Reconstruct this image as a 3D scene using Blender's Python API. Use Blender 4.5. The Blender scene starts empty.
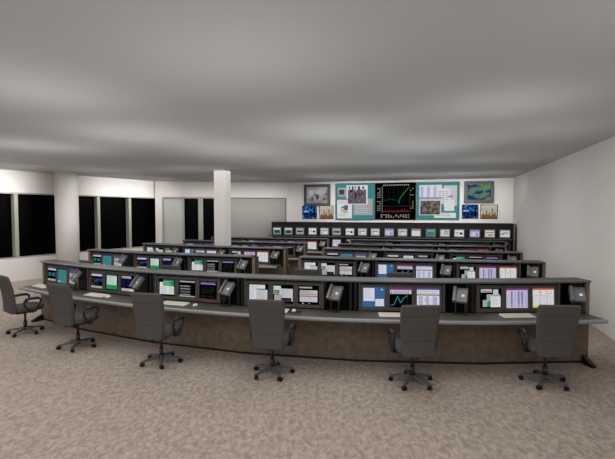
import bpy, bmesh, math, random
from mathutils import Vector, Matrix
random.seed(7)
S = bpy.context.scene
C = S.collection
PI = math.pi

# ------------------------------------------------------------------ camera
H = 2.2; F = 413.0; HOR = 212.3; CX = 307.5; CY = 229.5
PITCH = math.atan((HOR-CY)/F)
cam = bpy.data.cameras.new('camera'); cam.sensor_width = 36; cam.lens = 36*F/615
cam.clip_start = .05; cam.clip_end = 200
co = bpy.data.objects.new('camera', cam); C.objects.link(co)
co.location = (0, 0, H); co.rotation_euler = (PI/2+PITCH, 0, 0)
S.camera = co
def ray(px, py):
    x = (px-CX)/F; y = (py-CY)/F; c, s = math.cos(PITCH), math.sin(PITCH)
    return Vector((x, c+y*s, s-y*c))
AX = math.radians(16.5)                 # the room's own axis
UU = Vector((math.cos(AX), -math.sin(AX))); VV = Vector((math.sin(AX), math.cos(AX)))
def uv(u, v, z=0):
    p = UU*u+VV*v
    return Vector((p.x, p.y, z))
def on_line(px, A, B):                  # plan position on the line A-B seen in image column px
    k = (px-CX)/F/math.cos(PITCH)
    dx, dy = B[0]-A[0], B[1]-A[1]
    t = (k*A[1]-A[0])/(dx-k*dy)
    return t, Vector((A[0]+dx*t, A[1]+dy*t))

# ------------------------------------------------------------------ materials
def lin(c): return tuple((x/255/12.92 if x/255 <= .04045 else ((x/255+.055)/1.055)**2.4) for x in c)
MC = {}
def mat(name, rgb, rough=.6, spec=.3, metal=0, noise=0, nscale=30, bump=0):
    if name in MC: return MC[name]
    m = bpy.data.materials.new(name); m.use_nodes = True; MC[name] = m
    nt = m.node_tree; b = nt.nodes['Principled BSDF']
    c = lin(rgb)
    b.inputs['Base Color'].default_value = (*c, 1)
    b.inputs['Roughness'].default_value = rough
    b.inputs['Specular IOR Level'].default_value = spec
    b.inputs['Metallic'].default_value = metal
    if noise:
        tc = nt.nodes.new('ShaderNodeTexCoord'); n = nt.nodes.new('ShaderNodeTexNoise')
        n.inputs['Scale'].default_value = nscale; n.inputs['Detail'].default_value = 4
        nt.links.new(tc.outputs['Object'], n.inputs['Vector'])
        r = nt.nodes.new('ShaderNodeValToRGB')
        r.color_ramp.elements[0].position = .3; r.color_ramp.elements[1].position = .7
        r.color_ramp.elements[0].color = (*[x*(1-noise) for x in c], 1)
        r.color_ramp.elements[1].color = (*[min(1, x*(1+noise)) for x in c], 1)
        nt.links.new(n.outputs['Fac'], r.inputs['Fac']); nt.links.new(r.outputs['Color'], b.inputs['Base Color'])
        if bump:
            bp = nt.nodes.new('ShaderNodeBump'); bp.inputs['Strength'].default_value = bump; bp.inputs['Distance'].default_value = .01
            nt.links.new(n.outputs['Fac'], bp.inputs['Height']); nt.links.new(bp.outputs['Normal'], b.inputs['Normal'])
    return m
def glow(name, rgb, k=.82):
    if name in MC: return MC[name]
    m = bpy.data.materials.new(name); m.use_nodes = True; MC[name] = m
    nt = m.node_tree; nt.nodes.clear()
    o = nt.nodes.new('ShaderNodeOutputMaterial'); e = nt.nodes.new('ShaderNodeEmission')
    e.inputs['Color'].default_value = (*lin(rgb), 1); e.inputs['Strength'].default_value = k
    nt.links.new(e.outputs[0], o.inputs[0])
    return m
def carpet():
    m = bpy.data.materials.new('carpet'); m.use_nodes = True
    nt = m.node_tree; b = nt.nodes['Principled BSDF']; b.inputs['Roughness'].default_value = .95; b.inputs['Specular IOR Level'].default_value = .05
    tc = nt.nodes.new('ShaderNodeTexCoord'); mp = nt.nodes.new('ShaderNodeMapping'); mp.inputs['Scale'].default_value = (1, .62, 1)
    n = nt.nodes.new('ShaderNodeTexNoise'); n.inputs['Scale'].default_value = 21; n.inputs['Detail'].default_value = 3; n.inputs['Distortion'].default_value = .8
    r = nt.nodes.new('ShaderNodeValToRGB'); e = r.color_ramp.elements
    e[0].position = .36; e[0].color = (*lin((152, 139, 129)), 1)
    e[1].position = .64; e[1].color = (*lin((184, 170, 158)), 1)
    nt.links.new(tc.outputs['Object'], mp.inputs['Vector']); nt.links.new(mp.outputs[0], n.inputs['Vector'])
    nt.links.new(n.outputs['Fac'], r.inputs['Fac']); nt.links.new(r.outputs['Color'], b.inputs['Base Color'])
    bp = nt.nodes.new('ShaderNodeBump'); bp.inputs['Strength'].default_value = .25; bp.inputs['Distance'].default_value = .01
    nt.links.new(n.outputs['Fac'], bp.inputs['Height']); nt.links.new(bp.outputs['Normal'], b.inputs['Normal'])
    return m
def map_mat(name, scale, cols, stretch=(1, 1, 1), k=.85):      # a lit screen with a noise picture
    m = bpy.data.materials.new(name); m.use_nodes = True
    nt = m.node_tree; nt.nodes.clear()
    o = nt.nodes.new('ShaderNodeOutputMaterial'); e = nt.nodes.new('ShaderNodeEmission'); e.inputs['Strength'].default_value = k
    tc = nt.nodes.new('ShaderNodeTexCoord'); mp = nt.nodes.new('ShaderNodeMapping'); mp.inputs['Scale'].default_value = stretch
    n = nt.nodes.new('ShaderNodeTexNoise'); n.inputs['Scale'].default_value = scale; n.inputs['Detail'].default_value = 4
    r = nt.nodes.new('ShaderNodeValToRGB'); r.color_ramp.interpolation = 'LINEAR'
    while len(r.color_ramp.elements) < len(cols): r.color_ramp.elements.new(.5)
    for i, (p, c) in enumerate(cols):
        r.color_ramp.elements[i].position = p; r.color_ramp.elements[i].color = (*lin(c), 1)
    nt.links.new(tc.outputs['Object'], mp.inputs['Vector']); nt.links.new(mp.outputs[0], n.inputs['Vector'])
    nt.links.new(n.outputs['Fac'], r.inputs['Fac']); nt.links.new(r.outputs['Color'], e.inputs['Color']); nt.links.new(e.outputs[0], o.inputs[0])
    return m

M_wall = mat('wall_paint', (224, 219, 215), .85, .1, noise=.02, nscale=3)
M_ceil = mat('ceiling_paint', (190, 191, 192), .9, .05)
M_floor = carpet()
M_frame = mat('window_frame_paint', (168, 166, 152), .6, .2)
M_glass = mat('night_glass', (1, 1, 1), .35, .04)
M_frost = mat('frosted_pane', (188, 190, 186), .5, .2)
M_board = mat('grey_board', (164, 161, 156), .8, .1)
M_boardframe = mat('board_frame', (120, 117, 112), .6, .2)
M_top = mat('worktop_laminate', (84, 81, 74), .5, .35, noise=.06, nscale=40)
M_edge = mat('worktop_edge', (146, 148, 148), .35, .5)
M_shelf = mat('shelf_laminate', (66, 66, 66), .5, .3)
M_shelfedge = mat('shelf_edge', (98, 99, 100), .4, .4)
M_panel = mat('base_veneer', (112, 98, 84), .6, .2, noise=.22, nscale=9)
M_dark = mat('console_black', (15, 15, 16), .7, .15)
M_slat = mat('console_slat', (46, 45, 45), .6, .2)
M_div = mat('console_divider', (92, 88, 84), .6, .2)
M_tan = mat('edge_veneer', (128, 112, 92), .6, .2, noise=.12, nscale=14)
M_side = mat('end_panel_laminate', (58, 56, 54), .6, .2)
M_bezel = mat('monitor_bezel', (92, 87, 83), .5, .3)
M_silver = mat('silver_bezel', (108, 108, 107), .4, .4)
M_foot = mat('black_metal', (18, 18, 19), .45, .4)
M_fabric = mat('chair_fabric', (86, 83, 81), .9, .1, noise=.07, nscale=120)
M_plast = mat('chair_plastic', (38, 39, 41), .45, .4)
M_base = mat('chair_base', (84, 86, 90), .4, .5)
M_phone = mat('phone_grey', (112, 112, 112), .5, .35)
M_hand = mat('handset_grey', (134, 134, 134), .4, .4)
M_key = mat('keyboard_cream', (240, 237, 224), .6, .2)
M_keys = mat('keycaps', (226, 223, 208), .6, .2)
M_mouse = mat('mouse_white', (238, 236, 230), .5, .3)
M_pad = mat('mouse_pad', (74, 56, 54), .8, .1)
M_bank = mat('bank_black', (30, 30, 30), .6, .2)
M_bank2 = mat('bank_seam', (52, 52, 52), .6, .2)

# ------------------------------------------------------------------ mesh helper
class MB:
    def __init__(s): s.v = []; s.f = []; s.m = []; s.sm = []
    def add(s, vs, fs, mi=0, smooth=False):
        b = len(s.v); s.v += [tuple(v) for v in vs]
        for f in fs: s.f.append([b+i for i in f]); s.m.append(mi); s.sm.append(smooth)
        return s
    def box(s, a, b, mi=0, M=None):
        x0, y0, z0 = a; x1, y1, z1 = b
        vs = [Vector(p) for p in ((x0,y0,z0),(x1,y0,z0),(x1,y1,z0),(x0,y1,z0),(x0,y0,z1),(x1,y0,z1),(x1,y1,z1),(x0,y1,z1))]
        if M: vs = [M @ v for v in vs]
        return s.add(vs, [(3,2,1,0),(4,5,6,7),(0,1,5,4),(1,2,6,5),(2,3,7,6),(3,0,4,7)], mi)
    def prism(s, poly, z0, z1, mi=0, M=None):        # poly is counter-clockwise in x, y
        n = len(poly); vs = [Vector((x, y, z0)) for x, y in poly]+[Vector((x, y, z1)) for x, y in poly]
        if M: vs = [M @ v for v in vs]
        return s.add(vs, [list(range(n))[::-1], list(range(n, 2*n))]+[(i, (i+1) % n, n+(i+1) % n, n+i) for i in range(n)], mi)
    def loft(s, rings, mi=0, smooth=True, caps=True):
        n = len(rings[0]); vs = [p for r in rings for p in r]; fs = []
        for k in range(len(rings)-1):
            for i in range(n):
                j = (i+1) % n; fs.append((k*n+i, k*n+j, (k+1)*n+j, (k+1)*n+i))
        s.add(vs, fs, mi, smooth)
        if caps:
            s.add(rings[0], [list(range(n))[::-1]], mi); s.add(rings[-1], [list(range(n))], mi)
        return s
    def tube(s, path, r, n=10, mi=0, closed=False):
        P = [Vector(p) for p in path]; rings = []
        rr = r if isinstance(r, (list, tuple)) else [r]*len(P)
        up = None
        for i, p in enumerate(P):
            a = P[i-1] if (i or closed) else p; b = P[(i+1) % len(P)] if (i < len(P)-1 or closed) else p
            t = (b-a).normalized()
            if up is None: up = Vector((0, 0, 1)) if abs(t.z) < .9 else Vector((1, 0, 0))
            x = t.cross(up).normalized(); y = x.cross(t).normalized(); up = y
            rings.append([p+(x*math.cos(2*PI*k/n)+y*math.sin(2*PI*k/n))*rr[i] for k in range(n)])
        if closed: rings.append(rings[0])
        return s.loft(rings, mi, True, not closed)
    def cyl(s, c, r, h, axis='z', n=20, mi=0):
        c = Vector(c); d = {'x': Vector((1,0,0)), 'y': Vector((0,1,0)), 'z': Vector((0,0,1))}[axis]
        return s.tube([c, c+d*h], r, n, mi)
    def mesh(s, name, mats):
        me = bpy.data.meshes.new(name); me.from_pydata(s.v, [], s.f)
        for m in (mats if isinstance(mats, (list, tuple)) else [mats]): me.materials.append(m)
        me.polygons.foreach_set('material_index', s.m); me.polygons.foreach_set('use_smooth', s.sm)
        bm = bmesh.new(); bm.from_mesh(me); bmesh.ops.remove_doubles(bm, verts=bm.verts, dist=1e-5)
        bmesh.ops.recalc_face_normals(bm, faces=bm.faces); bm.to_mesh(me); bm.free()
        return me
def obj(name, me, parent=None, bevel=0, seg=2):
    o = bpy.data.objects.new(name, me); C.objects.link(o)
    if parent: o.parent = parent
    if bevel:
        b = o.modifiers.new('bevel', 'BEVEL'); b.width = bevel; b.segments = seg; b.limit_method = 'ANGLE'; b.angle_limit = .7
    return o
def tag(o, label, cat, group=None):
    o['label'] = label; o['category'] = cat
    if group: o['group'] = group
    return o
def thing(name, label, cat, loc=(0,0,0), rz=0, group=None):
    o = bpy.data.objects.new(name, None); C.objects.link(o); o.empty_display_size = .1
    o.location = loc; o.rotation_euler = (0, 0, rz)
    return tag(o, label, cat, group)
def struct(name, mb, mats, bevel=0):
    o = obj(name, mb.mesh(name, mats), None, bevel); o['kind'] = 'structure'; return o
def dup(root, loc, rz, label, group=None):
    r = root.copy(); C.objects.link(r); r.location = loc; r.rotation_euler = (0, 0, rz); r['label'] = label
    if group: r['group'] = group
    for ch in list(root.children):
        c = ch.copy(); C.objects.link(c); c.parent = r
        for g in ch.children:
            d = g.copy(); C.objects.link(d); d.parent = c
    return r
ORD = ['first','second','third','fourth','fifth','sixth','seventh','eighth','ninth','tenth','eleventh','twelfth','thirteenth','fourteenth','fifteenth','sixteenth','seventeenth','eighteenth']

# ------------------------------------------------------------------ room shell
ZC = 3.52; VB = 17.5; UR = 3.06
def plane(pts): 
    b = MB(); b.add(pts, [list(range(len(pts)))]); return b
def slab_wall(b, A, B, z0, z1, th=.12, side=1, mi=0):      # vertical wall piece from A to B, thickness away from the room
    A = Vector((A[0], A[1])); B = Vector((B[0], B[1])); d = (B-A).normalized(); n = Vector((-d.y, d.x))*side*th
    b.prism([tuple(A), tuple(B), tuple(B+n), tuple(A+n)], z0, z1, mi)
WA = Vector(uv(-12.72, 9.5)[:2]); WB = Vector(uv(-11.28, 15.1)[:2])          # window wall line
wd = (WB-WA).normalized()
W0 = WA-wd*9; W1 = WB+wd*1.6
BA = Vector(uv(-11.2, 15.02)[:2]); BB = Vector(uv(-6.15, VB)[:2])            # back wall, left slanted part
BR = Vector(uv(UR, VB)[:2])
RB = Vector(uv(UR, -2.5)[:2])
fl = MB(); fl.add([(W0.x-1, W0.y-6, 0), (RB.x+1, W0.y-6, 0), (BR.x+1, BR.y+.5, 0), (BB.x, BB.y+1.5, 0), (WB.x-2, WB.y+2.6, 0)], [(0,1,2,3,4)])
struct('floor', fl, M_floor)
cl = MB(); cl.add([(W0.x-1, W0.y-6, ZC), (RB.x+1, W0.y-6, ZC), (BR.x+1, BR.y+.5, ZC), (BB.x, BB.y+1.5, ZC), (WB.x-2, WB.y+2.6, ZC)], [(4,3,2,1,0)])
struct('ceiling', cl, M_ceil)
b = MB(); slab_wall(b, RB, BR, 0, ZC, side=-1); struct('wall_right', b, M_wall)
b = MB(); slab_wall(b, BB, BR, 0, ZC); struct('wall_back', b, M_wall)
# window wall on the left: band above, sill wall below, mullions, black panes
ZS, ZT = .735, 2.83
b = MB(); slab_wall(b, W0, W1, 0, ZS, .3); slab_wall(b, W0, W1, ZT, ZC, .3); struct('wall_left', b, M_wall)
b = MB()
slab_wall(b, W0-Vector((0,0)), W1, ZS, ZS+.035, .26); slab_wall(b, W0, W1, ZT-.04, ZT, .26)
mull = []
for px in (-70, 16.8, 63, 99.2, 130.4):
    t, p = on_line(px, WA, WB); mull.append((p-W0).length)
for s_ in mull:
    a = W0+wd*(s_-.055); c = W0+wd*(s_+.055); slab_wall(b, a, c, ZS+.03, ZT-.03, .24)
struct('trim_1', b, M_frame)
nrm = Vector((-wd.y, wd.x))
edges = [0]+mull+[(W1-W0).length]
for i in range(len(edges)-1):
    b = MB(); a = W0+wd*(edges[i]+.05)+nrm*.19; c = W0+wd*(edges[i+1]-.05)+nrm*.19
    slab_wall(b, a, c, ZS+.03, ZT-.03, .015); struct('window_%d' % (i+1), b, M_glass)
# slanted back wall with interior glazing
bd = (BB-BA).normalized(); bn = Vector((-bd.y, bd.x)); ZB = 2.86
LB = (BB-BA).length
xs = [(on_line(px, BA, BB)[1]-BA).length for px in (163.3, 183.3, 200.8, 222)]
b = MB(); slab_wall(b, BA, BB, ZB, ZC, .2); slab_wall(b, BA, BA+bd*xs[0], 0, ZB, .2); slab_wall(b, BA+bd*xs[3], BB, 0, ZB, .2)
slab_wall(b, BA, BB, 0, .12, .2)
struct('wall_back_left', b, M_wall)
b = MB()
for k, x in enumerate(xs[:3]):
    hw = (.04, .05, .1)[k]; slab_wall(b, BA+bd*(x-hw), BA+bd*(x+hw), .12, ZB, .1)
slab_wall(b, BA+bd*xs[0], BA+bd*xs[3], ZB-.06, ZB-.001, .1)
struct('trim_2', b, M_frame)
for k in range(3):
    b = MB(); slab_wall(b, BA+bd*(xs[k]+.04)+bn*.08, BA+bd*(xs[k+1]-.04)+bn*.08, .12, ZB-.05, .015)
    struct('window_%d' % (len(edges)+k), b, M_frost if k == 0 else M_glass)
# return between the two walls
b = MB(); slab_wall(b, BA+bd*.1+bn*.1, BA+bd*.1+wd*1.7, 0, ZC, .1, -1); struct('wall_corner', b, M_wall)

# columns
p = Vector((-8.0, 13.75))
b = MB(); b.cyl((0,0,0), .345, ZC, n=48)
tag(obj('round_column', b.mesh('round_column', M_wall)), 'white round column standing before the black windows on the left', 'column').location = (p.x, p.y, 0)
b = MB(); b.box((0,0,0), (.36,.40,ZC))
o = obj('square_column', b.mesh('square_column', M_wall)); o.location = (-2.86, 12.66, 0); o.rotation_euler = (0,0,-AX)
tag(o, 'white square column rising between the console rows before the grey board', 'column')
# blank grey board on the slanted / back wall
def wall_local(A, B):                       # frame with x along A-B, y into the wall
    d = (B-A).normalized(); return math.atan2(d.y, d.x)
pL = on_line(226, BB, BR); 
tR = on_line(286, BA, BB)
# board runs along the slanted wall up to the bend
q1 = BA+bd*(LB-.03); q0 = BA+bd*(xs[3]+.12)
bw = (q1-q0).length
t = thing('wall_board', 'large blank grey board on the back wall beside the white square column', 'board', (q0.x, q0.y, 0), wall_local(BA, BB))
b = MB(); b.box((.04, -.03, .55), (bw-.04, -.004, 2.80)); obj('panel', b.mesh('board_panel', M_board), t)
b = MB(); b.box((0,-.05,.5),(.045,-.003,2.845)); b.box((bw-.045,-.05,.5),(bw,-.003,2.845)); b.box((.045,-.05,2.80),(bw-.045,-.003,2.845)); b.box((.045,-.05,.5),(bw-.045,-.003,.55))
obj('frame', b.mesh('board_frame', M_boardframe), t)

# ------------------------------------------------------------------ screens
G = {k: glow('lit_'+k, c) for k, c in dict(black=(6,6,8), white=(226,228,230), grey=(168,170,172), lgrey=(204,204,206), teal=(66,138,140), dteal=(28,92,96),
     purple=(104,70,146), magenta=(136,44,130), lilac=(190,186,222), violet=(128,120,196), blue=(62,104,160), navy=(22,24,78), royal=(44,52,150), green=(32,150,82),
     dgreen=(30,78,36), red=(122,34,42), orange=(200,142,62), rust=(196,84,48), yellow=(192,196,70), cyan=(44,146,142), dgrey=(70,72,76), mint=(200,222,206), brown=(122,88,52), sky=(150,190,220)).items()}
GK = list(G)
def rows(x0, y0, w, n, dy, h, col, seed=0, ragged=.4):
    r = random.Random(seed); return [(x0, y0-i*dy, w*(1-ragged*r.random()), h, col) for i in range(n)]
def line(pts, wd_, col): return [('L', pts, wd_, col)]
def grid(x0, y0, w, h, nx, ny, col, fx=.75, fy=.55, seed=1, p=1.0):
    r = random.Random(seed); o = []
    for i in range(nx):
        for j in range(ny):
            if r.random() < p: o.append((x0+w*i/nx, y0+h*j/ny, w/nx*fx, h/ny*fy, col))
    return o
# every entry: (x, y, w, h, colour) in 0..1, y up
SC = {
 'A1': ('black', [(.04,.9,.92,.08,'purple'),(.04,.78,.92,.11,'lgrey'),(.04,.04,.92,.14,'grey')]+[(.1,.38,.3,.22,'cyan'),(.18,.44,.14,.1,'black'),(.55,.38,.3,.22,'cyan'),(.63,.44,.14,.1,'black')], 'twin teal dials'),
 'A2': ('teal', [(0,.9,1,.1,'black'),(.3,.92,.6,.05,'royal'),(.02,.02,.24,.12,'sky')]+rows(.1,.8,.8,9,.075,.012,'dteal',2), 'a teal page'),
 'A3': ('dgrey', [(.05,.84,.9,.12,'purple'),(.08,.5,.84,.26,'grey'),(.08,.08,.84,.34,'lgrey')]+rows(.12,.36,.7,5,.06,.02,'dgrey',3), 'a purple-topped grey page'),
 'B1': ('black', [(.04,.92,.92,.06,'purple'),(.06,.78,.86,.12,'lgrey'),(.03,.22,.07,.44,'red'),(.05,.2,.2,.12,'red'),(.25,.4,.3,.14,'dgreen'),(.45,.46,.5,.17,'royal'),(.12,.56,.2,.08,'dgreen'),(.04,.03,.92,.13,'grey')]+grid(.2,.24,.5,.2,6,3,'dgreen',p=.7), 'red, green and blue blocks'),
 'B2': ('black', [(.06,.88,.8,.06,'blue'),(.1,.3,.78,.58,'mint'),(.06,.06,.86,.26,'green')]+rows(.16,.82,.6,8,.06,.016,'grey',5)+[(.14,.34,.16,.12,'lgrey')], 'a green-based white page'),
 'B3': ('black', [(.05,.8,.7,.14,'grey'),(.08,.3,.84,.46,'navy'),(.34,.3,.1,.42,'black'),(.66,.3,.08,.42,'black'),(.05,.04,.9,.16,'lgrey')]+rows(.1,.15,.8,2,.06,.016,'dgrey',6), 'navy bars'),
 'C1': ('black', [(.06,.1,.8,.68,'white'),(.28,.88,.64,.06,'blue'),(.26,.58,.66,.3,'green'),(.62,.1,.32,.46,'mint')]+rows(.12,.5,.4,7,.055,.016,'grey',7)+rows(.3,.82,.5,3,.08,.02,'mint',8), 'a green-cornered white page'),
 'C2': ('black', [(.05,.85,.9,.08,'grey')]+[(.08,.62-.16*i,.6,.03,'lgrey') for i in range(4)]+[(.24,.06,.02,.6,'dgrey'),(.6,.06,.02,.6,'dgrey'),(.05,.03,.9,.07,'grey')]+grid(.1,.12,.5,.5,5,8,'dgrey'), 'grey ruled lines'),
 'C3': ('black', [(.06,.84,.84,.1,'purple'),(.06,.81,.84,.03,'lilac')]+grid(.15,.3,.7,.4,6,7,'dgreen',.5,.35,9,.6)+grid(.15,.08,.7,.14,6,2,'red',.5,.4,10,.6), 'green figures'),
 'D1': ('black', [(.04,.1,.78,.84,'white'),(.4,.68,.45,.06,'blue'),(.38,.1,.56,.58,'lgrey')]+rows(.08,.88,.6,5,.05,.014,'grey',11)+rows(.42,.6,.45,7,.065,.016,'grey',12)+rows(.07,.6,.28,7,.065,.014,'violet',13), 'overlapping white pages'),
 'D2': ('black', [(.02,.5,.36,.42,'mint'),(.05,.52,.3,.18,'dteal'),(.1,.56,.12,.1,'orange'),(.3,.12,.66,.66,'lgrey'),(.06,.06,.4,.4,'grey'),(.4,.08,.5,.22,'black')]+rows(.35,.72,.55,6,.065,.016,'grey',14)+grid(.42,.1,.46,.18,5,3,'dgrey'), 'a picture and grey pages'),
 'D3': ('black', [(.04,.84,.62,.08,'grey'),(.08,.14,.84,.6,'lgrey'),(.05,.5,.86,.07,'orange'),(.08,.4,.84,.06,'violet'),(.2,.03,.06,.05,'white'),(.5,.03,.06,.05,'grey')]+rows(.1,.7,.7,3,.05,.016,'dgrey',15)+rows(.1,.36,.75,4,.06,.016,'grey',16), 'an orange-striped white page'),
 'E1': ('blue', [(.04,.3,.5,.66,'white'),(.58,.05,.38,.36,'white'),(.84,.86,.07,.06,'white')]+rows(.08,.88,.4,9,.06,.016,'sky',17)+rows(.62,.34,.28,4,.07,.016,'sky',18), 'white pages on blue'),
 'E2': ('black', [(.0,.88,1,.12,'magenta'),(.02,.68,.96,.2,'lgrey'),(.06,.7,.06,.07,'red'),(.8,.05,.01,.55,'dgrey')]+grid(.2,.7,.7,.14,9,2,'dgrey',.6,.5,19)+line([(.05,.1),(.2,.14),(.36,.56),(.5,.22),(.62,.46),(.8,.6)], .035, 'cyan'), 'a teal zigzag chart'),
 'E3': ('white', [(.0,.9,1,.1,'purple'),(.0,.62,1,.05,'dgrey'),(.08,.1,.18,.48,'lilac'),(.4,.08,.14,.5,'lilac'),(.7,.06,.2,.52,'lilac')]+grid(.05,.7,.9,.18,10,2,'grey',.6,.6,20)+grid(.08,.08,.86,.52,7,9,'violet',.6,.3,21,.55), 'a lilac table'),
 'F1': ('black', [(.06,.8,.5,.16,'lgrey'),(.62,.68,.24,.26,'lgrey'),(.32,.36,.62,.34,'grey'),(.5,.06,.46,.54,'white'),(.14,.08,.28,.34,'grey'),(.34,.08,.14,.24,'green')]+rows(.54,.52,.36,6,.07,.018,'grey',22)+grid(.1,.83,.42,.1,6,1,'dgrey'), 'scattered white boxes'),
 'F2': ('lilac', [(.0,.9,1,.1,'magenta'),(.03,.04,.9,.82,'lgrey')]+[(.06+.16*i,.06,.08,.78,c) for i, c in enumerate(['lgrey','violet','lilac','violet','violet','lilac'])]+grid(.3,.64,.6,.18,5,3,'red',.3,.4,23,.5)+grid(.05,.08,.9,.6,12,10,'violet',.5,.35,24,.5)+[(.03,.14,.94,.04,'lilac')], 'violet columns'),
 'F3': ('white', [(.0,.9,1,.1,'rust'),(0,.0,.5,.08,'yellow'),(0,.08,.03,.5,'yellow')]+grid(.08,.62,.86,.24,9,3,'rust',.5,.4,25,.6)+grid(.06,.12,.9,.5,10,9,'lgrey',.8,.6,26,.8)+[(.34,.1,.012,.76,'dgrey'),(.66,.1,.012,.76,'dgrey')], 'a rust-topped white table'),
 'T':  ('lgrey', [(.06,.08,.88,.56,'black'),(.12,.16,.32,.36,'dteal'),(.56,.16,.32,.36,'dteal')], 'a black and teal band'),
 'K':  ('grey', [(.1,.3,.8,.3,'dgrey'),(.16,.38,.66,.1,'black')], 'a dark band on grey'),
 'W1': ('white', [(.1,.5,.26,.12,'black'),(.56,.28,.3,.34,'black'),(.3,.5,.3,.05,'dgrey')]+rows(.1,.3,.4,3,.08,.03,'grey',27), 'black boxes on white'),
 'W2': ('lgrey', [(.1,.56,.76,.1,'dgrey'),(.4,.16,.34,.34,'white'),(.1,.2,.22,.24,'grey')], 'grey boxes and a dark line'),
 'W3': ('lgrey', [(.1,.66,.3,.1,'white'),(.44,.62,.44,.12,'black'),(.4,.3,.46,.1,'dgrey'),(.1,.1,.7,.12,'white')], 'black bars on grey'),
 'W4': ('lgrey', [(.3,.58,.56,.1,'black'),(.1,.38,.3,.12,'black'),(.1,.08,.8,.24,'mint')], 'black bars over mint'),
 'L':  ('lilac', [(0,.84,1,.1,'magenta'),(.3,.12,.12,.6,'white'),(.62,.12,.2,.34,'violet')]+grid(.1,.1,.8,.6,5,5,'lgrey',.5,.4,28,.6), 'lilac columns'),
 'P':  ('white', [(0,.8,1,.16,'rust'),(.1,.1,.8,.5,'white')]+grid(.1,.3,.8,.4,6,4,'lgrey'), 'a pale page with pink top'),
 'Q':  ('teal', [(.1,.76,.8,.1,'lgrey')]+rows(.14,.6,.7,5,.1,.03,'dteal',29), 'a plain teal page'),
 'Y':  ('lgrey', [(.3,.12,.5,.3,'orange'),(.1,.6,.8,.1,'dgrey'),(.26,.46,.3,.12,'white')], 'a yellow patch'),
}
def screen_mb(rects, bg, w, h, z0=0.0):            # local frame x right, z up, facing -y
    b = MB(); b.add([(-w/2,0,0),(w/2,0,0),(w/2,0,h),(-w/2,0,h)], [(0,1,2,3)], GK.index(bg))
    y = 0
    for i, r in enumerate(rects):
        y = -.0006-.00006*i
        if r[0] == 'L':
            _, pts, t, col = r
            for (x0, y0), (x1, y1) in zip(pts, pts[1:]):
                d = Vector((x1-x0, y1-y0)).normalized(); n = Vector((-d.y, d.x))*t/2
                q = [(x0-n.x, y0-n.y), (x1-n.x, y1-n.y), (x1+n.x, y1+n.y), (x0+n.x, y0+n.y)]
                b.add([((a-.5)*w, y, c*h) for a, c in q], [(0,1,2,3)], GK.index(col))
        else:
            x0, y0, ww, hh, col = r; x1 = min(1, x0+ww); y1 = min(1, y0+hh); y0 = max(0, y0)
            b.add([((x0-.5)*w, y, y0*h), ((x1-.5)*w, y, y0*h), ((x1-.5)*w, y, y1*h), ((x0-.5)*w, y, y1*h)], [(0,1,2,3)], GK.index(col))
    return b
def raw_mesh(b, name, mats):                       # keep face order and winding (screens)
    me = bpy.data.meshes.new(name); me.from_pydata(b.v, [], b.f)
    for m in mats: me.materials.append(m)
    me.polygons.foreach_set('material_index', b.m); return me
MW, MH, SW, SH = .398, .385, .326, .292
def frame_mb(w, h, sw, sh, d, lip=.012, back=True):   # hollow-front bezel around a screen, facing -y, base at z=0
    b = MB(); zb = (h-sh)/2+.008; x = w/2; xs_ = sw/2
    b.box((-x,0,0),(x,d,zb)); b.box((-x,0,zb+sh),(x,d,h)); b.box((-x,0,zb),(-xs_,d,zb+sh)); b.box((xs_,0,zb),(x,d,zb+sh))
    b.box((-xs_,lip+.004,zb),(xs_,d,zb+sh))
    return b, zb
BEZ, ZSB = frame_mb(MW-.006, MH, SW, SH, .09)
BEZ = BEZ.mesh('monitor_bezel', M_bezel)
SMESH = {k: raw_mesh(screen_mb(v[1], v[0], SW, SH), 'screen_'+k, list(G.values())) for k, v in SC.items() if len(k) == 2 and k[0] in 'ABCDEF'}
BW, BH, BSW, BSH = .375, .33, .318, .245
BBEZ, ZSBB = frame_mb(BW, BH, BSW, BSH, .07)
BBEZ = BBEZ.mesh('bank_bezel', M_silver)
BSMESH = {k: raw_mesh(screen_mb(v[1], v[0], BSW, BSH), 'bank_screen_'+k, list(G.values())) for k, v in SC.items() if k in ('T','K','W1','W2','W3','W4','L','P','Q','Y')}
def monitor(key, loc, rz, label, group, bank=False):
    t = thing('monitor', label, 'monitor', loc, rz, group)
    if not bank: t.rotation_euler = (math.radians(-3), 0, rz)
    obj('bezel', BBEZ if bank else BEZ, t, .004, 1)
    s_ = obj('screen', (BSMESH if bank else SMESH)[key], t); s_.location = (0, .012, ZSBB if bank else ZSB)
    return t

# ------------------------------------------------------------------ console rows
class Arc:
    def __init__(s, P0, P1, R):
        s.P0 = Vector(P0); s.P1 = Vector(P1); s.R = R
        ch = s.P1-s.P0; L = ch.length; m = (s.P0+s.P1)/2; n = Vector((-ch.y, ch.x)).normalized()
        s.C = m+n*math.sqrt(R*R-L*L/4)
        s.a0 = math.atan2(s.P0.x-s.C.x, -(s.P0.y-s.C.y)); s.a1 = math.atan2(s.P1.x-s.C.x, -(s.P1.y-s.C.y))
    def pt(s, a, off=0): return s.C+Vector((math.sin(a), -math.cos(a)))*(s.R+off)
    def at_px(s, px):
        lo, hi = s.a0-.2, s.a1+.2
        k = (px-CX)/F/math.cos(PITCH)
        for _ in range(50):
            m = (lo+hi)/2; p = s.pt(m)
            if p.x/p.y < k: lo = m
            else: hi = m
        return lo
class Line:                                        # straight run with the same interface; "angle" is the length along it
    def __init__(s, P0, P1):
        s.P0 = Vector(P0); s.P1 = Vector(P1); s.d = (s.P1-s.P0).normalized(); s.n = Vector((-s.d.y, s.d.x)); s.a0 = 0; s.a1 = (s.P1-s.P0).length; s.R = 1
    def pt(s, a, off=0): return s.P0+s.d*a-s.n*off
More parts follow.
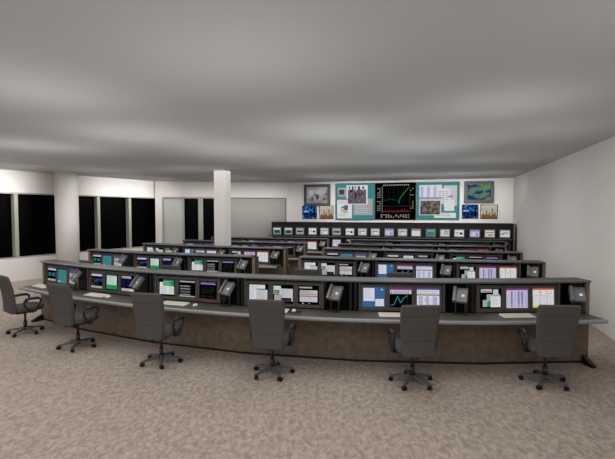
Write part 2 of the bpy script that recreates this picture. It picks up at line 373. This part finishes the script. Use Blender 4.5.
def sweep(arc, a0, a1, prof, n=28):                # prof: (outward offset, z)
    rings = []
    for i in range(n+1):
        a = a0+(a1-a0)*i/n; rings.append([Vector((*arc.pt(a, o), z)) for o, z in prof])
    b = MB(); b.loft(rings, 0, False, True); return b
TZ = .74; KZ = 1.208
def run_tops(arc, who, over=-.07, depth=.42, sback=-.30):
    e = over/arc.R
    t = thing('worktop', 'long dark grey worktop with pale rounded edge, '+who, 'worktop', (0,0,0), 0, 'worktops')
    obj('board', sweep(arc, arc.a0-e, arc.a1+e, [(-.05,TZ),(-.05,TZ-.045),(depth-.03,TZ-.045),(depth-.03,TZ)]).mesh('worktop_board', M_top), t)
    obj('edge_trim', sweep(arc, arc.a0-e, arc.a1+e, [(depth-.0299,TZ+.001),(depth-.0299,TZ-.05),(depth-.008,TZ-.05),(depth+.004,TZ-.04),(depth+.008,TZ-.025),(depth+.002,TZ-.006),(depth-.01,TZ+.001)]).mesh('worktop_edge', M_edge), t)
    e = (over+.095)/arc.R
    t = thing('top_shelf', 'long dark grey shelf capping the monitors, '+who, 'shelf', (0,0,0), 0, 'top shelves')
    obj('board', sweep(arc, arc.a0-e, arc.a1+e, [(-.02,KZ),(-.02,KZ-.03),(sback,KZ-.03),(sback,KZ)]).mesh('shelf_board', M_shelf), t)
    obj('edge_trim', sweep(arc, arc.a0-e, arc.a1+e, [(-.0201,KZ+.001),(.0,KZ),(.01,KZ-.01),(.01,KZ-.022),(.0,KZ-.032),(-.0201,KZ-.032)]).mesh('shelf_edge', M_shelfedge), t)
UC = {}
def tap(b, w, x0, x1, y0, y1, z0, z1, k0, k1):     # box whose outer faces follow the bend of the row
    a = lambda y: x0+(y*k0 if x0 < .01 else 0)
    c = lambda y: x1-(y*k1 if x1 > w-.01 else 0)
    b.prism([(a(y0),y0),(c(y0),y0),(c(y1),y1),(a(y1),y1)], z0, z1)
def unit_meshes(w, k0, k1):
    k = (round(w, 3), round(k0, 3), round(k1, 3))
    if k in UC: return UC[k]
    d = {}; e = .0002
    b = MB(); tap(b, w, e, w-e, .34, .36, .62, KZ-.032, k0, k1); tap(b, w, e, w-e, .055, .34, .69, TZ-.001, k0, k1); d['back_panel'] = b.mesh('back_panel', M_dark)
    b = MB(); b.prism([(.075*k0+e,.075),(.032,.075),(.032,.34),(.34*k0+e,.34)], TZ, KZ-.032); d['first_divider'] = b.mesh('divider', M_div)
    b = MB(); b.box((0,.075,TZ),(.03,.34,KZ-.032)); d['divider'] = b.mesh('divider', M_div)
    b = MB(); b.box((0,0,0),(.034,.05,KZ-.032-TZ)); d['slat'] = b.mesh('slat', M_slat)
    b = MB(); tap(b, w, e, w-e, -.01, .02, .035, .69, k0, k1); d['base_panel'] = b.mesh('base_panel', M_panel)
    b = MB(); tap(b, w, e, w-e, .0, .05, 0, .035, k0, k1); d['toe_kick'] = b.mesh('toe_kick', M_foot)
    UC[k] = d; return d
def console(loc, rz, w, label, group, k0, k1):
    t = thing('console_unit', label, 'console', loc, rz, group); d = unit_meshes(w, k0, k1)
    obj('back_panel', d['back_panel'], t); obj('base_panel', d['base_panel'], t); obj('toe_kick', d['toe_kick'], t)
    mw = 3*MW+.035
    obj('divider', d['first_divider'], t); obj('divider', d['divider'], t).location.x = mw
    for x in (w-.145, w-.07):
        if x > mw+.12: obj('slat', d['slat'], t).location = (x, .1, TZ)
    return t
# phone
def build_phone():
    d = {}
    R = Matrix.Translation((0,0,.19)) @ Matrix.Rotation(math.radians(-37), 4, 'X')
    b = MB(); b.prism([(-.10,0),(.10,0),(.10,.05),(-.10,.05)], 0, .225, 0, R); d['body'] = b.mesh('phone_body', M_phone)
    b = MB(); b.box((-.098,-.034,.0),(-.054,-.004,.055),0,R); b.box((-.098,-.034,.175),(-.054,-.004,.233),0,R); b.box((-.094,-.038,.04),(-.058,-.02,.19),0,R); d['handset'] = b.mesh('phone_handset', M_hand)
    b = MB(); b.box((.02,-.004,.085),(.062,.002,.118),0,R); d['display'] = b.mesh('phone_display', G['white'])
    b = MB()
    for i in range(5):
        for j in range(3): b.box((-.035+i*.026,-.004,.02+j*.02),(-.018+i*.026,.001,.033+j*.02),0,R)
    for i in range(4): b.box((-.035+i*.036,-.003,.14),(-.01+i*.036,.001,.18),0,R)
    b.box((-.042,-.002,.014),(.094,.0,.186),0,R); d['keypad'] = b.mesh('phone_keypad', M_hand)
    b = MB(); b.tube([(-.06,.05,.0),(-.06,.07,.1),(-.06,.07,.22)], .011, 8); b.tube([(.07,.05,.0),(.07,.07,.1),(.07,.07,.22)], .011, 8); b.box((-.075,.0,0),(.085,.1,.012)); b.tube([(-.06,.07,.19),(.07,.07,.19)], .012, 8)
    d['stand'] = b.mesh('phone_stand', M_side)
    return d
PH = build_phone()
def phone(loc, rz, label, group):
    t = thing('desk_phone', label, 'phone', loc, rz, group)
    for k in ('body','handset','display','keypad','stand'): obj(k, PH[k], t, .004 if k in ('body','handset') else 0, 2)
    return t
def end_panel(arc, a, side, label):                # side -1 left, +1 right
    p = arc.pt(a); q = arc.pt(a+.001/arc.R); d = (q-p).normalized(); rz = math.atan2(d.y, d.x)
    t = thing('end_panel', label, 'end panel', (p.x, p.y, 0), rz, 'console end panels')
    x0, x1 = (0, .06) if side > 0 else (-.06, 0)
    if side > 0: x0 += .004; x1 += .004
    else: x0 -= .004; x1 -= .004
    b = MB(); b.box((x0+.004,.10,.02),(x1-.004,.33,KZ-.033)); b.box((x0+.004,.33,.02),(x1-.004,.55,.68)); obj('panel', b.mesh('end_board', M_side), t)
    b = MB(); b.prism([(.06,.02),(.10,.02),(.10,KZ-.033),(.062,KZ-.033)], x0, x1, 0, Matrix(((0,0,1,0),(1,0,0,0),(0,1,0,0),(0,0,0,1)))); obj('front_edge', b.mesh('front_edge', M_tan), t)
    b = MB(); b.box((x0,.33,.68),(x1,.36,KZ-.033)); b.box((x0,.55,.02),(x1,.58,.68)); obj('rear_edge', b.mesh('rear_edge', M_tan), t)
    b = MB(); b.prism([(-.22,0),(-.012,0),(-.012,.12),(-.035,.12),(-.22,.03)], x0-.11*side, x1-.11*side, 0, Matrix(((0,0,1,0),(1,0,0,0),(0,1,0,0),(0,0,0,1)))); 
    f = obj('foot', b.mesh('foot', M_foot), t)
ROWNAME = {1: 'front row', 2: 'second row', 3: 'third row', 4: 'fourth row', 5: 'fifth row'}
def block(row, half, arc, bounds, keys):
    who = ROWNAME[row] if not half else '%s %s half' % (ROWNAME[row], half)
    run_tops(arc, 'on the '+who)
    mid = (len(bounds)-1)
    frames = []
    for i in range(mid):
        p, q = arc.pt(bounds[i]), arc.pt(bounds[i+1]); d = q-p; w = d.length; rz = math.atan2(d.y, d.x)
        ux = d.normalized(); uy = Vector((-ux.y, ux.x))
        W = lambda x, y, z, p=p, ux=ux, uy=uy: Vector((*(p+ux*x+uy*y), z))
        frames.append((W, rz, w))
        console((p.x, p.y, 0), rz, w, 'dark console bay with brown base, %s from left, %s' % (ORD[i], who), 'console bays', math.tan((bounds[i+1]-bounds[i-1])/4) if i else math.tan((bounds[1]-bounds[0])/2), math.tan((bounds[i+2]-bounds[i])/4) if i < mid-1 else math.tan((bounds[i+1]-bounds[i])/2))
        for j in range(3):
            key = keys[i]+str(j+1)
            monitor(key, W(.022+MW*(j+.5)+.006, .085, TZ), rz, 'monitor showing %s, %s from left, %s' % (SC[key][2], ORD[i*3+j], who), 'monitors of the '+who)
        phone(W(.022+3*MW+{'A': .12, 'B': .16}.get(keys[i], .2), -.10, TZ+.001), rz-.38, 'grey desk phone on a stand, %s from left on the %s' % (ORD[i], who), 'desk phones')
    end_panel(arc, arc.a0, -1, 'dark end panel with tan edges, left end of the '+who)
    end_panel(arc, arc.a1, 1, 'dark end panel with tan edges, right end of the '+who)
    return frames
a1 = Arc((-5.47, 8.42), (4.1, 5.97), 14.0)
bs = [a1.a0]+[a1.at_px(x) for x in (82, 150.5, 242, 359, 480)]+[a1.a1]
FR1 = block(1, '', a1, bs, 'ABCDEF')
def even(arc, n=3): return [arc.a0+(arc.a1-arc.a0)*i/n for i in range(n+1)]
a2l = Arc((-5.88, 11.0), (-1.28, 9.31), 17); FR2L = block(2, 'left', a2l, even(a2l), 'ABC')
a2r = Arc((-.17, 9.22), (4.73, 8.22), 20); FR2R = block(2, 'right', a2r, even(a2r), 'DEF')
a3l = Arc((-5.30, 13.25), (-.69, 11.45), 14); FR3L = block(3, 'left', a3l, even(a3l), 'DEF')
a3r = Arc((.45, 11.45), (5.30, 10.2), 22); FR3R = block(3, 'right', a3r, even(a3r), 'ABC')
a4l = Arc((-4.50, 14.9), (-.15, 13.4), 16); FR4L = block(4, 'left', a4l, even(a4l), 'ABC')
a4r = Arc((.99, 13.0), (5.80, 12.05), 22); FR4R = block(4, 'right', a4r, even(a4r), 'DEF')
a5l = Arc((-3.9, 16.75), (.72, 15.55), 18); FR5L = block(5, 'left', a5l, even(a5l), 'DEF')
a5r = Arc((1.60, 15.1), (6.75, 14.05), 22); FR5R = block(5, 'right', a5r, even(a5r), 'ABC')

# ------------------------------------------------------------------ monitor bank along the back wall
VBK = 16.55
bl = Line(uv(-6.56, VBK)[:2], uv(2.93, VBK)[:2])
run_tops(bl, 'under the tall rear bank', 0, .3, -.12)
seq = ['T','T','K','W1','W2','K','W1','W2','W2','L','W2','P','Q','W3','W1','L','Y','W4']
bwid = bl.a1/6
for i in range(6):
    p = bl.pt(bl.a1*i/6); rz = math.atan2(bl.d.y, bl.d.x); ux, uy = bl.d, bl.n
    W = lambda x, y, z: Vector((*(p+ux*x+uy*y), z))
    t = thing('monitor_bank_cabinet', 'tall black cabinet of three raised monitors, %s from left along the back wall' % ORD[i], 'cabinet', (p.x, p.y, 0), rz, 'tall rear cabinets')
    b = MB(); b.box((.001,.13,KZ+.001),(bwid-.001,.5,1.775)); b.box((.001,.22,.05),(bwid-.001,.5,KZ-.05)); b.box((.001,.055,.69),(bwid-.001,.22,TZ-.001)); obj('body', b.mesh('bank_body', M_bank), t, .004, 1)
    b = MB(); b.box((.001,.1,1.755),(bwid-.001,.5,1.79)); obj('cap', b.mesh('bank_cap', M_slat), t)
    b = MB(); b.box((bwid-.02,.118,KZ+.002),(bwid-.002,.13,1.75)); obj('seam', b.mesh('bank_seam', M_bank2), t)
    b = MB(); b.box((.001,.12,0),(bwid-.001,.15,.69)); obj('base_panel', b.mesh('bank_base', M_panel), t)
    for j in range(3):
        k = i*3+j; key = seq[k]
        monitor(key, W(bwid/2+(j-1)*.515, .055, 1.235), rz, 'silver monitor showing %s, %s from left, tall bank' % (SC[key][2], ORD[k]), 'silver monitors of the tall bank', True)
        key = 'DEFABC'[i]+str(j+1)
        monitor(key, W(bwid/2+(j-1)*.5, .115, TZ), rz, 'low monitor showing %s, %s from left, under tall bank' % (SC[key][2], ORD[k]), 'low monitors under the tall bank')
p = bl.pt(bl.a1); t = thing('end_panel', 'tall tan-edged end panel of the rear monitor bank beside the right wall', 'end panel', (p.x, p.y, 0), math.atan2(bl.d.y, bl.d.x), 'console end panels')
b = MB(); b.box((.004,.05,0),(.06,.5,1.775)); obj('panel', b.mesh('bank_end', M_side), t)
b = MB(); b.box((.004,.02,0),(.06,.05,1.775)); obj('front_edge', b.mesh('bank_end_edge', M_tan), t)

# ------------------------------------------------------------------ displays on the back wall
zr = math.atan2(UU.y, UU.x)
WP0 = uv(0, VB); 
def wall_uz(px, py):
    r = ray(px, py); v = r.x*VV.x+r.y*VV.y; k = VB/v; u = (r.x*UU.x+r.y*UU.y)*k
    return u, H+r.z*k
def wall_rect(x0, y0, x1, y1):
    a, b_ = wall_uz(x0, (y0+y1)/2), wall_uz(x1, (y0+y1)/2); z1 = wall_uz((x0+x1)/2, y0)[1]; z0 = wall_uz((x0+x1)/2, y1)[1]
    return a[0], b_[0], z0, z1
def display(name, px, border, bcol, rects, bg, label, cat, bgmat=None, bd_=.06, extra=None):
    u0, u1, z0, z1 = wall_rect(*px); w, h = u1-u0, z1-z0
    p = uv((u0+u1)/2, VB-.001, z0)
    t = thing(name, label, cat, p, zr)
    sw, sh = w-2*border, h-2*border
    b = MB(); b.box((-w/2,-bd_,0),(w/2,-bd_*.99+.02,border)); b.box((-w/2,-bd_,h-border),(w/2,-bd_*.99+.02,h)); b.box((-w/2,-bd_,border),(-sw/2,-bd_*.99+.02,h-border)); b.box((sw/2,-bd_,border),(w/2,-bd_*.99+.02,h-border)); b.box((-w/2,-bd_*.99+.02,0),(w/2,0,h))
    obj('frame', b.mesh('display_frame', bcol), t, .006, 1)
    mb = screen_mb(rects, bg, sw, sh); ms = list(G.values())
    if bgmat:
        mb.m[0] = len(ms); ms = ms+[bgmat]
    if extra:
        for poly, col in extra:
            b0 = -.0006-.00006*(len(mb.f)); mb.add([((a-.5)*sw, b0, c*sh) for a, c in poly], [list(range(len(poly)))], GK.index(col))
    s_ = obj('screen', raw_mesh(mb, 'display_screen', ms), t); s_.location = (0, -bd_*.985+.018, border)
    return t
M_blk = mat('display_black', (24, 24, 25), .5, .3); M_gframe = mat('display_grey', (62, 62, 64), .45, .4)
M_tealf = mat('display_teal_edge', (60, 118, 116), .5, .3)
M_land = map_mat('lit_grey_map', 3, [(.3,(96,92,94)), (.55,(150,146,150)), (.75,(176,172,176))], (1,1,1.4))
M_wx = map_mat('lit_weather_map', 3.1, [(.38,(30,40,128)), (.46,(44,80,108)), (.5,(96,128,96)), (.58,(104,132,84)), (.7,(56,168,60))], (1,1,1.6))
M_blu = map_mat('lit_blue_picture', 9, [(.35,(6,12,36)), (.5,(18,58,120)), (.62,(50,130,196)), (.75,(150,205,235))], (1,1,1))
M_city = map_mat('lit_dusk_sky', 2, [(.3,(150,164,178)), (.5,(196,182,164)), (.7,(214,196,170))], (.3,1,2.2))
M_photo = map_mat('lit_crowd_picture', 7, [(.36,(28,28,34)), (.46,(120,86,46)), (.52,(110,106,102)), (.6,(50,88,160)), (.7,(196,190,186))], (1,1,1))
M_photo2 = map_mat('lit_hall_picture', 7, [(.36,(46,42,42)), (.5,(98,90,84)), (.6,(138,130,122)), (.72,(64,80,112))], (1,1,1))
conts = [([(.08,.78),(.3,.82),(.36,.66),(.26,.5),(.2,.42),(.12,.6)], 'grey'), ([(.24,.4),(.34,.34),(.3,.16),(.25,.1),(.22,.28)], 'dgrey'), ([(.44,.74),(.6,.84),(.88,.82),(.92,.66),(.76,.48),(.66,.42),(.58,.56),(.46,.6)], 'grey'),
         ([(.45,.5),(.58,.5),(.6,.36),(.52,.16),(.46,.34)], 'dgrey'), ([(.78,.3),(.9,.3),(.9,.18),(.8,.18)], 'dgrey')]
display('wall_display', (304.5,184.5,330.5,206), .12, M_gframe, [], 'grey', 'grey-framed screen with a grey world map, top left on the back wall', 'screen', M_land, .09, conts)
display('wall_display', (464,181.2,493.8,203.2), .12, M_gframe, [], 'grey', 'grey-framed screen with a green and blue weather map on the back wall', 'screen', M_wx, .09)
sky1 = [([(.04,0),(.04,.3),(.14,.3),(.14,.42),(.2,.42),(.2,.25),(.3,.25),(.3,.52),(.36,.6),(.4,.52),(.4,.3),(.5,.3),(.5,.46),(.58,.46),(.58,.2),(.66,.2),(.66,.66),(.7,.8),(.74,.66),(.74,.34),(.84,.34),(.84,.5),(.92,.5),(.92,.24),(.99,.24),(.99,0)], 'brown')]
towers = [(.1,.1,.12,.4,'navy'),(.3,.05,.1,.62,'black'),(.55,.1,.16,.5,'navy'),(.8,.05,.12,.7,'black'),(.06,.5,.36,.12,'sky'),(.5,.6,.2,.1,'cyan')]
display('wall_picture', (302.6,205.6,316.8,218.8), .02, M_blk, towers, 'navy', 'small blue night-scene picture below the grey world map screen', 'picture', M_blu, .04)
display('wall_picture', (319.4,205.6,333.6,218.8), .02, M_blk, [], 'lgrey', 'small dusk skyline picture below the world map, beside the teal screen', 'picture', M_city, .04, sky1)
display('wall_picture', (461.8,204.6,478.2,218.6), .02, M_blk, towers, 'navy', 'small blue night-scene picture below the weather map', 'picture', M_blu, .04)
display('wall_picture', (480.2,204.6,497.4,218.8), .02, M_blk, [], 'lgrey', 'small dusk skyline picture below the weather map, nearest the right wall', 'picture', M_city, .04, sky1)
# big teal screen, left
def quadmat(t, mat_, x0, y0, x1, y1):               # a picture window on a display screen
    s_ = [c for c in t.children if c.name.startswith('screen')][0]; me = s_.data
    xs_ = [v.co.x for v in me.vertices]; zs = [v.co.z for v in me.vertices]; w = max(xs_)-min(xs_); h = max(zs)
    y = min(v.co.y for v in me.vertices)-.0004
    b = MB(); b.add([((x0-.5)*w, y, y0*h), ((x1-.5)*w, y, y0*h), ((x1-.5)*w, y, y1*h), ((x0-.5)*w, y, y1*h)], [(0,1,2,3)])
    o = obj('picture_window', raw_mesh(b, 'picture_window', [mat_]), t); o.location = s_.location
t = display('wall_display', (335.6,183.2,374.6,220), .03, M_tealf, [(.05,.64,.22,.26,'grey'),(.08,.7,.14,.14,'dgrey'),(.47,.12,.5,.46,'grey')]+rows(.52,.52,.36,7,.055,.012,'lgrey',31)+[(.28,.42,.56,.54,'white'),(.03,.03,.4,.54,'white'),(.03,.55,.4,.03,'violet'),(.13,.2,.1,.16,'lilac'),(.22,.26,.1,.14,'purple'),(.18,.18,.14,.07,'yellow'),(.15,.32,.12,.05,'green')]+rows(.06,.5,.3,2,.05,.014,'grey',32)+rows(.06,.14,.3,2,.05,.014,'grey',33)+[(.34,.86,.04,.06,'dgrey'),(.42,.84,.05,.09,'dgrey'),(.5,.86,.03,.07,'black'),(.58,.84,.06,.09,'dgrey'),(.7,.86,.05,.06,'black')],
            'teal', 'large teal wall screen with white windows and a crowd picture, left of the black chart', 'screen', None, .06)
quadmat(t, M_photo, .32, .44, .8, .84)
# black chart in the middle
ch = [(.2,.36,.78,.006,'dgrey'),(.17,.18,.008,.74,'grey'),(.86,.18,.006,.74,'dgrey'),(.2,.2,.64,.018,'red')]
ch += grid(.2,.44,.62,.46,5,4,'dgreen',.02,.9,34)+grid(.05,.24,.1,.66,2,11,'grey',.6,.35,35,.8)+grid(.88,.3,.09,.6,2,10,'yellow',.5,.3,36,.6)+grid(.14,.05,.74,.1,12,3,'lgrey',.55,.4,37,.7)+grid(.2,.93,.66,.04,14,1,'grey',.6,.7,38)
ch += [(.2+.64*i/24,.205,.016,.02+.06*random.random(),'red') for i in range(24)]
r = random.Random(4); pts = [(.2+.36*i/14, .52+.05*r.random()) for i in range(15)]+[(.6,.44),(.62,.58),(.7,.7),(.76,.78),(.84,.88)]
ch += line(pts, .011, 'dgreen')+line(pts[-5:], .014, 'green')
display('wall_display', (375,182.6,416,219.8), .02, M_blk, ch, 'black', 'large black wall screen with a rising green line chart and red bars', 'screen', None, .06)
t = display('wall_display', (416.4,182,459.4,219.6), .03, M_tealf, [(.05,.5,.55,.44,'white')]+[(.08+.16*i,.56,.07,.34,'lilac') for i in range(3)]+[(.64,.36,.32,.56,'lgrey'),(.5,.42,.3,.42,'white')]+grid(.52,.46,.26,.34,3,6,'grey',.7,.4,40)+[(.66,.22,.24,.3,'white'),(.76,.6,.1,.04,'violet'),(.05,.56,.56,.035,'violet'),(.05,.1,.54,.46,'lgrey'),(.42,.03,.52,.14,'white')]+rows(.46,.13,.4,2,.05,.016,'grey',41),
            'teal', 'large teal wall screen with white tables and a hall picture, right of the black chart', 'screen', None, .06)
quadmat(t, M_photo2, .08, .12, .56, .5)

# ------------------------------------------------------------------ chairs
def ring(cx, cy, z, rx, ry, n=20, e=4.0, ty=0):
    o = []
    for k in range(n):
        a = 2*PI*k/n; c, s_ = math.cos(a), math.sin(a)
        x = abs(c)**(2/e)*math.copysign(1, c)*rx; y = abs(s_)**(2/e)*math.copysign(1, s_)*ry
        o.append(Vector((cx+x, cy+y, z+ty*y)))
    return o
def make_chair():
    t = thing('swivel_chair', '', 'chair')
    # seat
    b = MB(); R = []
    for z, k in ((.425,.86),(.435,.95),(.46,1.0),(.49,1.0),(.51,.95),(.518,.82)): R.append(ring(0, .03, z, .235*k, .235*k, 28, 4.5))
    b.loft(R); obj('seat', b.mesh('chair_seat', M_fabric), t)
    # backrest, lofted upward with seam grooves
    b = MB(); R = []; seams = (.62, .73, .94)
    zs = [.425, .43, .445]+[.46+.02*i for i in range(30)]+[1.06, 1.075, 1.085]
    for s_ in seams: zs += [s_-.006, s_, s_+.006]
    for z in sorted(zs):
        u = (z-.425)/.66; w = .195+.045*min(1, u*1.25); th = .054-.014*u
        yc = -.235-.10*u**1.4+.018*math.sin(u*PI)
        k = 1.0
        if any(abs(z-s_) < .001 for s_ in seams): th -= .009; w -= .003
        if z < .44 or z > 1.07: k = .90 if .426 < z < 1.08 else .75
        R.append(ring(0, yc, z, w*(.97 if k < 1 else 1), th*k, 28, 5))
    b.loft(R); obj('backrest', b.mesh('chair_back', M_fabric), t)
    # shell strip under the back
    b = MB(); b.tube([(0,-.05,.41),(0,-.2,.405),(0,-.245,.44)], [.03,.03,.022], 10); b.box((-.13,-.17,.385),(.13,.15,.425)); b.tube([(-.13,.02,.40),(-.26,.02,.40)], .011, 8)
    obj('seat_mechanism', b.mesh('chair_mechanism', M_plast), t, .006, 2)
    for s_ in (-1, 1):
        b = MB(); x = s_*.268
        b.tube([(s_*.2,.02,.415),(s_*.255,.0,.42),(x,-.05,.47),(x,-.095,.56),(x,-.10,.615),(x,-.07,.65),(x,.02,.66),(x,.13,.655),(x,.165,.63),(x,.16,.58),(x,.11,.5),(x,.06,.43),(s_*.255,.04,.415),(s_*.2,.05,.415)], .0185, 12)
        b.tube([(x,-.08,.655),(x,.02,.667),(x,.14,.661)], [.022,.026,.02], 12)
        obj('armrest', b.mesh('chair_arm', M_plast), t)
    b = MB(); b.cyl((0,0,.085), .03, .14, n=18); b.cyl((0,0,.22), .019, .17, n=16); b.cyl((0,0,.06), .042, .06, n=18); obj('gas_lift', b.mesh('chair_lift', M_plast), t)
    lb = MB(); lb.loft([[Vector((.03,-.026,.075)),Vector((.03,.026,.075)),Vector((.03,.02,.118)),Vector((.03,-.02,.118))],[Vector((.15,-.02,.068)),Vector((.15,.02,.068)),Vector((.15,.016,.10)),Vector((.15,-.016,.10))],[Vector((.285,-.014,.058)),Vector((.285,.014,.058)),Vector((.285,.011,.078)),Vector((.285,-.011,.078))]], smooth=False)
    lm = lb.mesh('chair_leg', M_base)
    cb = MB(); cb.cyl((0,-.026,.029), .029, .02, 'y', 18); cb.cyl((0,.006,.029), .029, .02, 'y', 18); cb.cyl((0,0,.029), .01, .04, 'z', 10); cb.cyl((0,-.01,.029), .012, .02, 'y', 10)
    cm = cb.mesh('chair_caster', M_foot)
    for k in range(5):
        a = 2*PI*k/5+.3; l = obj('base_leg', lm, t); l.rotation_euler = (0,0,a)
        c = obj('caster', cm, l); c.location = (.272, 0, 0); c.rotation_euler = (0,0,1.1+k)
    return t
proto = make_chair()
spots = [(-5.15, 7.46, -37, 'leftmost at the front row, near the window wall'), (-3.75, 6.67, -23, 'second from left at the front row'), (-2.14, 5.97, -15, 'third from left at the front row'),
         (-.475, 5.54, -10, 'fourth from left at the front row'), (1.35, 5.24, 2, 'fifth from left at the front row'), (3.06, 5.24, -6, 'rightmost at the front row, near the right wall')]
for i, (x, y, a, l) in enumerate(spots):
    lab = 'dark grey fabric swivel chair, '+l; loc = (x, y, 0)
    if i == 0:
        proto.location = loc; proto.rotation_euler = (0,0,math.radians(a)); proto['label'] = lab; proto['group'] = 'chairs at the front row'
    else: dup(proto, loc, math.radians(a), lab, 'chairs at the front row')
for (FRM, i, x, l) in ((FR2L, 0, .95, 'farthest left'), (FR2L, 2, .05, 'left half, behind the third bay'), (FR2R, 0, .35, 'just right of the aisle'), (FR2R, 1, .5, 'middle of the right half')):
    W, rz, w = FRM[i]; q = W(x, -.40, 0)
    c_ = dup(proto, q, rz, 'dark grey second-row chair top behind the front shelf, '+l, 'chairs at the second row'); c_.scale = (1, 1, .955)

# ------------------------------------------------------------------ keyboards, mice
kb = MB(); kb.prism([(-.08,.0),(.08,.0),(.08,.026),(-.08,.012)], -.225, .225, 0, Matrix(((0,0,1,0),(1,0,0,0),(0,1,0,0),(0,0,0,1)))); KBM = kb.mesh('keyboard_case', M_key)
kk = MB(); kk.prism([(-.074,.0),(.074,.0),(.074,.0275),(-.074,.0145)], -.214, .214, 0, Matrix(((0,0,1,0),(1,0,0,0),(0,1,0,0),(0,0,0,1))))
for j in range(5):
    for i in range(15):
        if i in (11,): continue
        y = -.066+j*.027; z = .0125+(y+.08)/.16*.014
        kk.box((-.212+i*.0285,y,z),(-.212+i*.0285+.023,y+.021,z+.006))
KKM = kk.mesh('keyboard_keys', M_keys)
def keyboard(loc, rz, label):
    t = thing('keyboard', label, 'keyboard', loc, rz, 'keyboards'); obj('case', KBM, t, .003, 1); obj('keys', KKM, t)
mm = MB(); mm.loft([ring(0,0,z,.031*k,.055*k,18,2.4) for z, k in ((0,.9),(.01,1),(.022,.92),(.032,.66),(.036,.3))]); MMM = mm.mesh('mouse_body', M_mouse)
mp = MB(); mp.prism([(-.11,-.09),(.11,-.09),(.11,.09),(-.11,.09)], 0, .004); MPM = mp.mesh('mouse_pad', M_pad)
def mouse(loc, rz, label, pad=None):
    t = tag(obj('computer_mouse', MMM), label, 'mouse', 'computer mice'); t.location = loc; t.rotation_euler = (0,0,rz)
    if pad:
        p_ = tag(obj('mouse_pad', MPM), pad, 'mouse pad'); p_.location = (loc[0], loc[1], loc[2]-.0042); p_.rotation_euler = (0,0,rz); 
zt = TZ+.0015
for i, (x, y, l) in enumerate(((.42, -.18, 'cream keyboard at the left end of the front worktop, behind the leftmost chair'), (.6, -.19, 'cream keyboard below the red, green and blue monitor'), (.6, -.19, 'cream keyboard beside the third chair from left'),
                               (.55, -.2, 'cream keyboard hidden behind the fourth chair from left'), (.5, -.2, 'cream keyboard left of the fifth chair, below the blue monitor'), (.47, -.18, 'cream keyboard left of the rightmost chair'))):
    W, rz, w = FR1[i]; keyboard(W(x, y, zt), rz, l)
for i, x, y, l, pad in ((1, .93, -.22, 'white mouse right of the keyboard by the second chair', None), (2, .98, -.2, 'white mouse on the front worktop right of the third chair', None), (3, .86, -.18, 'white mouse on a brown pad right of the fourth chair', 'small brown mouse pad on the front worktop beside the fourth chair')):
    W, rz, w = FR1[i]; mouse(W(x, y, zt+(.0045 if pad else 0)), rz, l, pad)
W, rz, w = FR3L[2]; mouse(W(.5, -.15, zt), rz, 'white mouse on the third-row worktop by the aisle')

# ------------------------------------------------------------------ light
def area(loc, size, power, rot=(0,0,0), col=(1,.995,.985), sy=None):
    l = bpy.data.lights.new('fill_light', 'AREA'); l.energy = power; l.size = size; l.color = col
    if sy: l.shape = 'RECTANGLE'; l.size_y = sy
    o = bpy.data.objects.new('fill_light', l); C.objects.link(o); o.location = loc; o.rotation_euler = rot
    return o
for u in (-9.2, -5.0, -.6):  # added fill under the ceiling, without any fixtures
    for v in (1.5, 6, 10.5, 14.6):
        if u == -9.2 and v > 14: continue
        area(uv(u, v, ZC-.05), 3.0, 40)
def fill_point(loc, power, r=.35):  # unseen point fill, added in mid-air to lift walls and ceiling
    l = bpy.data.lights.new('fill_light', 'POINT'); l.energy = power; l.shadow_soft_size = r; l.color = (1, .995, .985)
    o = bpy.data.objects.new('fill_light', l); C.objects.link(o); o.location = loc
for u in (-10, -7, -4, -1, 1.4):
    for v in (-1, 3, 7, 11, 15):
        if u == -10 and v > 12: continue
        fill_point(uv(u+random.uniform(-.4,.4), v+random.uniform(-.6,.6), 2.3), 11)
def wall_fill(a, c, power, z=ZC-.06, tilt=38, sy=.35, spread=68):          # unseen added strip brightening a wall (room lies to its other side)
    a = Vector(a[:2]); c = Vector(c[:2]); m = (a+c)/2; d = (c-a)
    o = area((m.x, m.y, z), d.length, power, (0,0,0), sy=sy)
    o.rotation_euler = (math.radians(tilt), 0, math.atan2(d.y, d.x)); o.data.spread = math.radians(spread)
wall_fill(uv(-4.4, 14.5), uv(2.7, 14.5), 62, tilt=73)
wl = Vector((wd.y, -wd.x))*2.1
wall_fill(WA+wl-wd*5, WA+wl+wd*.4, 76, tilt=75)
wall_fill(WA+wl+wd*3.0, WB+wl, 24, tilt=75)
wall_fill(BA-bn*2.0+bd*.8, BB-bn*2.0, 20, tilt=62)
wall_fill(WA+wl-wd*5, WA+wl+wd*.4, 46, tilt=34, spread=100)
wall_fill(WA+wl+wd*3.0, WB+wl, 16, tilt=34, spread=100)
for px, py, pw, sz in ((225, 66, 2.6, 1.3), (55, 95, 3.6, 1.1), (505, 104, 4, 1.1), (325, 130, 6, 1.5), (130, 134, 7, 1.5), (420, 146, 7, 1.8), (240, 152, 6, 2.0), (330, 160, 4, 2.2), (20, 145, 5, 1.2)):     # unseen uplights added to mottle the ceiling
    r = ray(px, py); k = (ZC-H)/r.z; area((r.x*k, r.y*k, 2.55), sz, pw, (PI, 0, 0))
wd_ = bpy.data.worlds.new('World'); S.world = wd_; wd_.use_nodes = True
wd_.node_tree.nodes['Background'].inputs[0].default_value = (1, .995, .985, 1); wd_.node_tree.nodes['Background'].inputs[1].default_value = .68

S.view_settings.view_transform = 'Standard'; S.view_settings.look = 'None'; S.view_settings.gamma = 1; S.view_settings.use_curve_mapping = False
S.view_settings.exposure = 0
